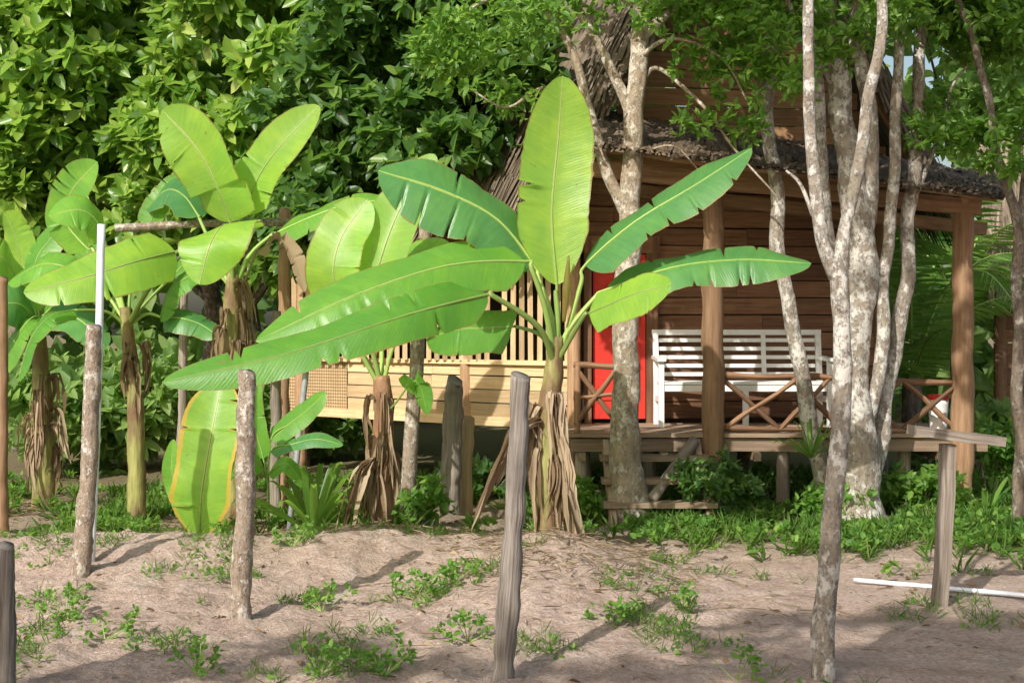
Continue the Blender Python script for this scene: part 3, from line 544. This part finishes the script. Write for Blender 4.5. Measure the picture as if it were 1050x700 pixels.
for bl,W,sv,mm,tt in (([(278,450,Y),(296,435,Y),(315,420,Y),(334,402,Y)],.11,(.4,-.6,-.6),'ban',.5),([(278,462,Y),(300,455,Y-.1),(325,450,Y-.1),(352,456,Y-.1)],.07,DN,'band',.8),([(270,470,Y),(262,440,Y),(258,415,Y),(262,385,Y)],.09,(1,-.3,0),'ban',.4),([(276,485,Y-.1),(290,475,Y-.2),(300,480,Y-.2),(312,500,Y-.2)],.08,DN,'ban',.6),([(270,480,Y-.1),(255,470,Y-.2),(240,478,Y-.2),(228,500,Y-.2)],.09,DN,'ban',.4)):
    banana_leaf(r7,[(275,545,Y),(275,500,Y)],bl,W,sv,-.15,mm,1,tt,.04,.01)
def strap(name,label,cat_,x,y,n,L,W,mat,z=None,group=None):
    g=gh(x,y) if z is None else z; r=thing(name,label,cat_,(x,y,g),group)
    for i in range(n):
        a=6.283*i/n+random.uniform(-.2,.2); el=random.uniform(.35,1.3); d=Vector((math.cos(a)*math.cos(el),math.sin(a)*math.cos(el),math.sin(el))); l=L*random.uniform(.7,1.1); b=Vector((x,y,g))
        mb=MB(); blade(mb,[b,b+d*l*.5,b+d*l*.85+V(0,0,-.06*l),b+d*l+V(0,0,-.2*l)],W,(-math.sin(a),math.cos(a),0),.5,seg=12,cr=1,wav=0,tears=0,t=random.random(),te=.8,bs=.2); mb.build('leaf',MT[mat],r,smooth=True)
q=P(322,340,10.1); strap('spiky_plant','spiky strap leaved plant between two banana plants','plant',q.x,10.1,26,.75,.028,'lf_small')
q=P(832,470,11.0); strap('fern_tuft','fern like tuft growing at the base of the leaning trunk','fern',q.x,11.0,20,.42,.014,'weed',z=q.z)
q=P(1010,500,11.4); strap('spiky_plant','low strap leaved plant at the right edge beyond the plank topped post','plant',q.x,11.4,14,.55,.022,'weed')
def frond(root,pts,L):
    mb=MB(); c=cat(pts,26)
    for i in range(2,26):
        T=(c[min(i+1,26)]-c[i-1]).normalized(); S=T.cross(V(0,0,1)).normalized(); l=L*math.sin(math.pi*(i/27)**.7)+.06
        for sg in (-1,1):
            for j in (0,.5):
                p=c[i].lerp(c[min(i+1,26)],j); dd=(S*sg+T*.7+V(0,0,-.45+random.uniform(-.1,.1))).normalized(); w=T*.014
                mb.add([p-w,p+w,p+dd*l*.6+w*.8+V(0,0,-.02),p+dd*l+V(0,0,-.1*l-.02)],[(0,1,2,3)],random.random())
    o=mb.build('frond',MT['weed'],root); mb=MB(); mb.tube(c[::3],[.018,.005],6,16); mb.build('rachis',MT['rib'],o,smooth=True)
for (px_,yy,hh,sc_,lab_) in ((935,15.6,1.0,1.0,'palm with arching fronds glimpsed behind the right end of the veranda'),(985,17.0,1.7,1.15,'taller palm farther back, right of the other palm behind the veranda')):
    X_=(px_-525)*yy/F; pm=thing('palm',lab_,'palm',(X_,yy,0)); pb=V(X_,yy,hh)
    mb=MB(); mb.tube([(X_,yy,-.1),(X_,yy,hh+.1)],[.14,.1],12,10,wob=.2); mb.build('trunk',MT['barkd'],pm,smooth=True)
    for a,l,e in ((0.2,1.9,1.2),(1.0,1.9,1.0),(2.2,2.0,1.1),(3.1,1.5,1.35),(3.7,1.5,.9),(4.4,1.4,1.3),(5.2,1.5,1.0),(5.9,1.9,.8),(4.8,1.5,.5),(4.0,1.3,.3)):
        l*=sc_; d=Vector((math.cos(a),math.sin(a),0)); frond(pm,[pb,pb+d*l*.3+V(0,0,e),pb+d*l*.7+V(0,0,e*1.25),pb+d*l*1.05+V(0,0,e*.8)],.42*sc_)
# ================= TREES
def tree(label,trunk,rt,branches,cl,n,size,mat='bark',leaf='lf_small',k=6,wr=.24,sub=7,seg=110,nr=20,group=None,wob=.13,inner=.55,jit=.055,bias=(-.2,-.4)):
    b=trunk[0]; r=thing('tree',label,'tree',(b.x,b.y,gh(b.x,b.y)),group)
    mb=MB(); mb.tube(trunk,rt,nr,seg,wob=wob,ws=5,jit=jit); mb.build('trunk',MT[mat],r,smooth=True)
    for pts,rr in branches:
        mb=MB(); mb.tube(pts,rr,10,40,wob=.12,ws=7,jit=jit*.5); mb.build('branch',MT[mat],r,smooth=True)
    if cl: crown(r,cl,n,size,wr,leaf,k,sub,inner=inner,bias=bias)
    return r
def PL(Y,*a): return [P(x,y,Y+(z[0] if z else 0)) for x,y,*z in a]
def CP(px,py,Y,r): p=P(px,py,Y); return (p.x,p.y,p.z,r)
Y=11.2
tree('pale barked tree with flared base standing before the red door',PL(Y,(649,550),(642,500),(639,430),(642,330),(647,220),(652,110),(655,0),(662,-160),(668,-330)),[.23,.145,.118,.105,.09,.08,.072,.06,.03],
 [(PL(Y,(643,222),(622,175),(604,110),(585,50),(548,-20),(520,-120)),[.055,.04,.02]),(PL(Y,(652,130),(636,90),(604,30),(560,-50)),[.05,.04,.03]),(PL(Y,(655,90),(675,70),(720,110,-.2),(752,150,-.3),(800,205,-.4)),[.022,.015,.006]),
  (PL(Y,(604,110),(560,90,-.3),(520,110,-.5),(480,90,-.6)),[.02,.012,.006]),(PL(Y,(654,40),(700,0),(760,-60)),[.05,.02]),(PL(Y,(560,-20),(500,0,-.3),(460,30,-.5)),[.025,.01]),
  (PL(Y,(650,160),(690,150,-.1),(720,180,-.2)),[.012,.004]),(PL(Y,(610,130),(575,150,-.2),(560,180,-.3)),[.012,.004]),(PL(Y,(654,60),(690,40,-.2),(740,60,-.3),(770,110,-.4)),[.02,.006])],
 [CP(515,15,Y-.3,.7),CP(470,45,Y-.5,.45),CP(580,5,Y-.3,.4),CP(540,95,Y-.4,.28),CP(700,-30,Y-.2,.6),CP(745,30,Y-.3,.4),CP(640,-40,Y-.1,.5),CP(600,-130,Y,1.1),CP(725,70,Y-.3,.35),CP(705,135,Y-.4,.22),CP(765,120,Y-.4,.26),CP(675,20,Y-.4,.25),(.7,9.7,6.7,1.0),(1.7,10.0,7.2,1.0)],2000,.09,mat='barkt')  # high clumps at the end added out of view to shade the gable
Y=6.3
tree('slender lichen spotted tree in the right foreground forking into two stems',PL(Y,(842,725),(848,620),(852,520),(857,430),(864,340),(858,285),(850,262)),[.06,.05,.046,.043,.042,.04,.036],
 [(PL(Y,(857,285),(842,240),(832,170),(830,90),(828,20),(836,-80),(850,-200),(800,-500)),[.034,.03,.026,.024,.02]),(PL(Y,(861,300),(866,245),(876,190),(888,110),(903,40),(910,-80),(960,-500)),[.036,.03,.028,.024,.02]),
  (PL(Y,(840,230),(822,190),(806,175)),[.012,.005])],
 [(1.5,6.3,5.9,1.2),(.2,6.8,6.9,1.0),(2.7,6.2,6.5,1.2),(1.4,7.6,7.2,1.2),(-.5,6.5,7.3,1.0)],1300,.13,k=6,jit=.04)  # last clump added above the frame to shade the porch
Y=11.0
tree('thick trunked mottled tree before the veranda, tallest in the right clump',PL(Y,(884,560),(880,500),(876,430),(874,350),(882,270),(876,190),(858,90),(848,0),(840,-150),(840,-320)),[.28,.18,.15,.135,.125,.11,.09,.075,.06,.04],
 [(PL(Y,(882,280),(892,200),(890,100),(880,20),(900,-80)),[.078,.065,.05]),(PL(Y,(858,90),(820,40),(800,-40)),[.04,.02]),(PL(Y,(874,330),(850,250),(842,180),(838,90),(832,0),(820,-80)),[.072,.06,.05,.04]),(PL(Y,(886,440),(902,380),(906,300),(914,220),(918,120),(925,20)),[.06,.05,.04])],
 [CP(850,-25,Y,.6),CP(790,-5,Y-.2,.45),CP(905,10,Y-.3,.4),CP(960,-20,Y-.3,.65),CP(860,-180,Y,1.2),CP(740,-120,Y,.8),CP(815,90,Y-.5,.3),CP(855,50,Y-.5,.3),CP(800,50,Y-.4,.3)],1700,.09)
tree('thin trunk leaning left in front of the white bench end',PL(11.3,(862,560),(845,480),(826,410),(806,320),(797,230),(790,120),(790,10),(784,-120),(780,-260)),[.10,.078,.068,.062,.06,.056,.05,.045,.03],
 [(PL(11.3,(790,100),(770,40),(740,0)),[.02,.01])],[CP(770,-100,11.3,.8),CP(700,-30,11.2,.4),CP(760,60,11.0,.3),CP(775,15,11.1,.35)],700,.09)
tree('thin curved trunk leaning right beside the thick mottled tree',PL(11.2,(880,545),(898,460),(912,390),(925,310),(934,210),(941,100),(948,0),(955,-120)),[.09,.075,.066,.062,.056,.05,.045,.03],
 [(PL(11.2,(934,210),(960,150),(975,90),(1000,60)),[.025,.008])],[CP(975,5,11.1,.45),CP(955,125,11.1,.22),CP(1020,15,11.2,.5),CP(985,130,11,.28),CP(960,-120,11.2,.8)],950,.09)
tree('slim dark tree at the right edge bending left near the top',PL(10.8,(1046,560),(1045,450),(1044,330),(1043,240),(1022,150),(1005,70),(985,0),(960,-100)),[.06,.052,.048,.042,.034,.03,.028,.02],
 [(PL(10.8,(1043,240),(1055,150),(1062,50),(1064,-50)),[.035,.02])],[CP(1040,30,10.8,.5),CP(1060,110,10.8,.32),CP(1000,-60,10.8,.7),CP(1035,160,10.7,.22)],700,.09,mat='barkd')
def bigtree(label,x,y,h,cl,n,size,leaf,k=7,wr=.26,mat='barkd',group='trees behind the yard',sub=9):
    yb=y+1.6; top=V(x+.2,yb,h); t=[V(x,yb,-.1),V(x+.1,yb,h*.3),V(x-.05,yb,h*.65),top]; br=[]
    for (cx,cy,cz,r) in cl: br.append(([V(x,yb,h*.35),V((x+cx)/2,(yb+cy+r)/2+.4,(h*.35+cz)/2+.1),V(cx,cy+r*.4,cz)],[.06,.03,.012]))
    return tree(label,t,[.2,.15,.11,.05],br,cl,n,size,mat,leaf,k=k,wr=wr,sub=sub,seg=20,nr=10,group=group,inner=.8,bias=(-.35,-.7))
bigtree('broad leaved tree with sunlit glossy leaves at the top left corner',-6.8,17,5,[CP(40,60,16.5,1.5),CP(-40,160,16.5,1.3),CP(130,130,16.8,1.2),CP(60,-60,16.5,1.6),CP(60,220,17,1.0)],2400,.25,'lf_bright')
bigtree('glossy broad leaved tree directly above the big paddle shaped banana leaf',-3.6,16.6,5,[CP(230,80,15.5,1.3),CP(300,160,15.2,1.1),CP(330,40,15.3,1.2),CP(180,180,16,1.0),CP(250,-60,15.6,1.5),CP(290,240,15.5,.8),CP(250,170,15.4,.8)],2600,.22,'lf_bright')
bigtree('dark leafed tree overhanging the left slope of the thatched roof',-2.6,14.6,5,[CP(410,70,13.3,1.0),CP(450,145,13.0,.65),CP(385,180,13.4,.7),CP(480,30,13.3,.9),CP(420,-60,13.3,1.2),CP(525,75,12.6,.42),CP(335,190,14.0,.7),CP(320,250,14.2,.5),CP(350,110,13.8,.8)],2300,.19,'lf_dark')
bigtree('shaded tree filling the gap between the two glossy leaved trees',-4.6,19,6,[CP(120,80,19,1.8),CP(220,150,19,1.5),CP(0,150,19,1.6),CP(330,100,18.5,1.6),CP(200,-40,19,2)],1500,.27,'lf_far')
bigtree('dark tree behind the hut roof near the top centre',.5,19.5,7,[CP(560,30,18.5,1.6),CP(480,90,18,1.3),CP(640,-60,19,2),CP(700,20,19.5,1.6)],1100,.24,'lf_dark')
bigtree('hazy green tree behind the right veranda post',8.4,21,6,[CP(1030,60,20,1.2),CP(1080,150,20,1.4),CP(1060,-60,20,1.6),CP(975,130,20.5,.8),CP(950,-10,20.5,1.1)],900,.2,'lf_far')
bigtree('leafy tree behind the thick mottled trunk top',4.2,18,7,[CP(800,-20,18,1.4),CP(860,10,18,.9),CP(760,-80,18,1.6),CP(940,-100,18,1.2)],750,.18,'lf_far')
tree('large unseen tree added left of and behind the camera to shade the yard',[V(-5.5,-3,-.1),V(-5.3,-3,3),V(-5,-2.8,7)],[.3,.25,.15],[([V(-5.3,-3,4),V(-4,-2.5,6.5),V(-3,-2,8)],[.12,.05])],  # unseen tree added to dapple the foreground dirt with shade
 [(-4.6,-3.4,7.3,1.5),(-3.0,-2.6,7.0,1.4),(-1.2,-1.8,6.6,1.3),(-6,-2.6,6.8,1.4),(.6,-1,6.4,1.2),(-3.2,-4,8,1.5)],650,.24,mat='barkd',leaf='lf_dark',k=7,seg=20)
def bush(label,px,Y,w,h,n,size,mat='lf_small',group='shrubs around the hut'):
    x=(px-525)*Y/F; g=gh(x,Y); r=thing('shrub',label,'shrub',(x,Y,g),group)
    for i in range(4):
        mb=MB(); mb.tube([V(x,Y,g-.03),V(x+random.uniform(-.4,.4)*w,Y+random.uniform(-.2,.2),g+h*.7)],[.015,.005],6,6); mb.build('stem',MT['barkd'],r)
    cl=[(x+random.uniform(-w,w)*.6,Y+random.uniform(-w,w)*.4,g+random.uniform(.25,.8)*h,min(w,h)*random.uniform(.3,.45)) for i in range(6)]
    crown(r,cl,n,size,.25,mat,6,0,name='foliage',inner=.9)
bush('low leafy shrub in front of the deck below the veranda post',732,11.2,.38,.62,110,.08,'lf_dark')
bush('small shrub beside the left end of the veranda steps',590,11.3,.3,.4,70,.075)
bush('shrub growing under the middle of the deck',790,12.1,.35,.45,80,.075,'lf_dark')
bush('green shrub at the foot of the right veranda post',1015,12.3,.5,.8,160,.10,'weed')
bush('leafy shrub right of the thick mottled tree base',945,11.6,.45,.45,140,.09)
bush('leafy shrub between the thick mottled tree and the slender foreground tree',850,11.0,.35,.35,90,.075,'weed')
bush('bright leafy shrub at the foot of the thick grey split post',432,11.0,.2,.45,30,.11,'weed')
bush('dark shrub under the slatted wall of the hut',500,13.3,.8,.45,100,.14,'lf_dark')
bush('dim shrub behind the steel pole',310,17.5,1.5,1.7,320,.22,'lf_far')
bush('wide dim shrub behind the left banana stems',190,16,1.4,1.5,320,.22,'lf_far')
bush('wide dim shrub behind the leftmost banana plant',60,15.5,1.4,1.7,340,.24,'lf_far')
bush('shrub in the gap right of the hut',1000,14.8,.7,.9,160,.16,'lf_far')
def forest():
    n=6000; y=rng.uniform(23,33,n); x=rng.uniform(-17,18,n); z=rng.beta(1.1,1.2,n)*14
    px=525+x*F/y; py=340-(z-1.6)*F/y
    keep=~((px>880)&(px<990)&(py>30)&(py<210)&(rng.random(n)<.8))
    c=np.stack([x,y,z],1)[keep]; c+=rng.normal(0,.25,c.shape); a=rng.normal(0,1,c.shape)+np.array([0,-.8,.6]); p,d=rosettes(c,a,8)
    tag(leafmesh('forest',p,d,.55,.3,MT['lf_far'],None,(0,28,0),bias=(-.4,-.8)),'dense dim green forest closing off the view behind everything','forest',None,'stuff')
forest()
# ================= GROUND COVER
def scatter(name,label,catg,n,fx,size,wr,mat,k,spread,zoff=0.0,up=1.0,rup=.4,mode='ros',droop=.12):
    pts=[]; tries=0
    while len(pts)<n and tries<n*30:
        tries+=1; q=fx()
        if q: pts.append((q[0],q[1],gh(*q)+zoff))
    c=np.array(pts); N=len(c)
    if mode=='flat': d=rng.normal(0,1,(N,3)); d[:,2]*=.12; p=c
    else: a=rng.normal(0,.25,(N,3))+np.array([0,0,up]); p,d=rosettes(c,a,k,spread)
    return tag(leafmesh(name,p,d,size,wr,MT[mat],None,(0,9,0),rup=rup,droop=droop,bias=(0,0)),label,catg,None,'stuff')
def fband():
    x=random.uniform(-6,7.5); y=random.uniform(8.4,15)
    f=nz(x*1.1,y*1.1,9); f2=nz(x*3,y*3,4)
    if x>.9:
        lim=10.5+(.1 if x<2.2 else -.35)+.9*nz(x*1.1,0,2)+random.gauss(0,.5); ok=y>lim and (f+.6*f2>-.18)
    else: ok=y>10.4+random.gauss(0,.4) and f+.5*f2>.12 and random.random()<.55
    if ok and random.random()<(1 if y<12.5 else .45): return (x,y)
scatter('grass','green grass and low growth along the front of the hut','grass',2900,fband,.18,.028,'grass',7,(.15,1.0),droop=.25)
scatter('ground_cover','small leaved creeping weeds spread along the front of the hut','ground cover',5000,fband,.06,.36,'weed',7,(.6,1.4),zoff=.08)
def fsparse():
    x=random.uniform(-5,4.5); y=random.uniform(6.1,10.4)
    if x>1.2: return (x,y) if nz(x*1.4,y*1.4,4)>.25 and random.random()<.4 else None
    if nz(x*1.8,y*1.8,4)>.18: return (x,y)
scatter('sparse_grass','thin tufts of dry and green grass dotted over the dirt','grass',560,fsparse,.09,.022,'grass',7,(.3,1.1))
scatter('seedlings','tiny green weeds dotted over the bare dirt','ground cover',480,fsparse,.032,.36,'weed',5,(.8,1.4),zoff=.015)
def fall():
    x=random.uniform(-5,5); y=random.uniform(5.8,12); return (x,y) if nz(x*.9,y*.9,12)>.1 or random.random()<.25 else None
scatter('leaf_litter','scattered dry brown leaves lying on the dirt','fallen leaves',330,fall,.055,.26,'litter',1,(0,1),zoff=.012,mode='flat')
scatter('straw_litter','thin dry straw and twigs lying on the dirt','straw',1400,fall,.10,.012,'straw',1,(0,1),zoff=.012,mode='flat')
BX=[(.26,9.3,.45),(-.98,10.2,.3),(-2.25,10.9,.35),(-3.1,11.2,.25),(-4.2,12.2,.35),(.35,8.5,.5)]
def fmound():
    bx,by,sg=random.choice(BX); return (random.gauss(bx,sg),random.gauss(by,sg))
scatter('dry_grass','dry straw and leaf shreds matted round the feet of the banana plants','dry grass',2200,fmound,.13,.03,'straw',1,(.9,1.55),zoff=.02,mode='flat')
mb=MB()
for i in range(1500):
    x=random.uniform(-5,5); y=random.uniform(5.8,11); r=random.choice((.005,.008,.012,.018))*random.uniform(.7,1.3)
    if r>.014 and x>1: continue
    z=gh(x,y); vs=[]
    for (a_,b_,c_) in ((1,0,0),(-1,0,0),(0,1,0),(0,-1,0),(0,0,1),(0,0,-1)): vs.append(V(x+a_*r*random.uniform(.7,1.5),y+b_*r*random.uniform(.7,1.5),z+c_*r*random.uniform(.5,.9)))
    mb.add(vs,[(0,2,4),(2,1,4),(1,3,4),(3,0,4),(2,0,5),(1,2,5),(3,1,5),(0,3,5)])
o=mb.build('dirt_clods',MT['dirt'],None,(0,0,0)); tag(o,'small clods and crumbs of dry earth on the ground','clods',None,'stuff')
wl=[(70,632,9,'leafy weed beside the foot of the far left post'),(108,655,6,'small weed low at left, right of the leafy one by the post'),(228,555,10,'tall leafy weed at the foot of the big upright banana leaf'),(205,690,6,'small weed at the bottom edge left of centre'),(330,625,7,'flat weed on the bank right of the knotty brown post'),(432,612,10,'leafy weed on the mound left of the dark grey post'),(470,598,9,'leafy weed close to the left of the dark grey post'),(395,690,9,'weed at the bottom edge left of the dark grey post'),(330,692,7,'weed at the bottom edge below the knotty brown post'),(632,640,8,'weed on the right side of the central mound'),(700,625,5,'tiny weed on the path right of the central mound'),(755,698,4,'tiny weed at the bottom edge beside the slender tree'),(300,560,8,'weed at the foot of the spiky plant'),(480,660,7,'weed just left of the dark grey post base')]
for px,py,n,lab in wl:
    Y=F*H/(py-340); x=(px-525)*Y/F
    for _ in range(4): g=gh(x,Y); Y=F*(H-g)/(py-340); x=(px-525)*Y/F
    g=gh(x,Y); r=thing('weed',lab,'weed',(x,Y,g),'weeds on the bare dirt')
    c=[];a=[]
    for i in range(n):
        th=random.uniform(0,6.28); l=random.uniform(.05,.17); q=V(x+math.cos(th)*l,Y+math.sin(th)*l*.8,g+random.uniform(.03,.15)); c.append(q); a.append((math.cos(th)*.4,math.sin(th)*.4,1))
    mb=MB()
    for q in c: mb.tube([V(x,Y,g-.01),q],[.003,.002],5,3)
    mb.build('stem',MT['rib'],r); c=np.array([tuple(q) for q in c]); p,dd=rosettes(c,np.array(a),7,(.7,1.4)); p2,d2=rosettes(c-np.array([0,0,.03]),np.array(a),6,(1,1.5)); leafmesh('foliage',np.concatenate([p,p2]),np.concatenate([dd,d2]),.042,.30,MT['weed'],r)
# ================= CAMERA / LIGHT
cam=bpy.data.objects.new('camera',bpy.data.cameras.new('camera')); C.objects.link(cam); cam.location=(0,0,H); cam.rotation_euler=(math.radians(90),0,0)
cam.data.lens=48; cam.data.sensor_width=36; cam.data.shift_y=-.0095; cam.data.clip_end=2000; bpy.context.scene.camera=cam
E=math.radians(36); az=math.radians(30)
d=Vector((math.sin(az)*math.cos(E),math.cos(az)*math.cos(E),-math.sin(E)))
sl=bpy.data.lights.new('sun','SUN'); sl.energy=5.0; sl.angle=math.radians(.55); sl.color=(1,.95,.87)
so=bpy.data.objects.new('sun',sl); C.objects.link(so); so.rotation_euler=d.to_track_quat('-Z','Y').to_euler(); so.location=(-5,-5,12)
w=bpy.data.worlds.new('World'); bpy.context.scene.world=w; w.use_nodes=True; nt=w.node_tree
sk=nt.nodes.new('ShaderNodeTexSky'); sk.sky_type='NISHITA'; sk.sun_disc=False; sk.sun_elevation=E; sk.sun_rotation=math.pi+az; sk.dust_density=4.0; sk.air_density=1.3
bg=nt.nodes['Background']; nt.links.new(sk.outputs[0],bg.inputs[0]); bg.inputs[1].default_value=.15
vs=bpy.context.scene.view_settings; vs.view_transform='Standard'; vs.look='None'; vs.exposure=0
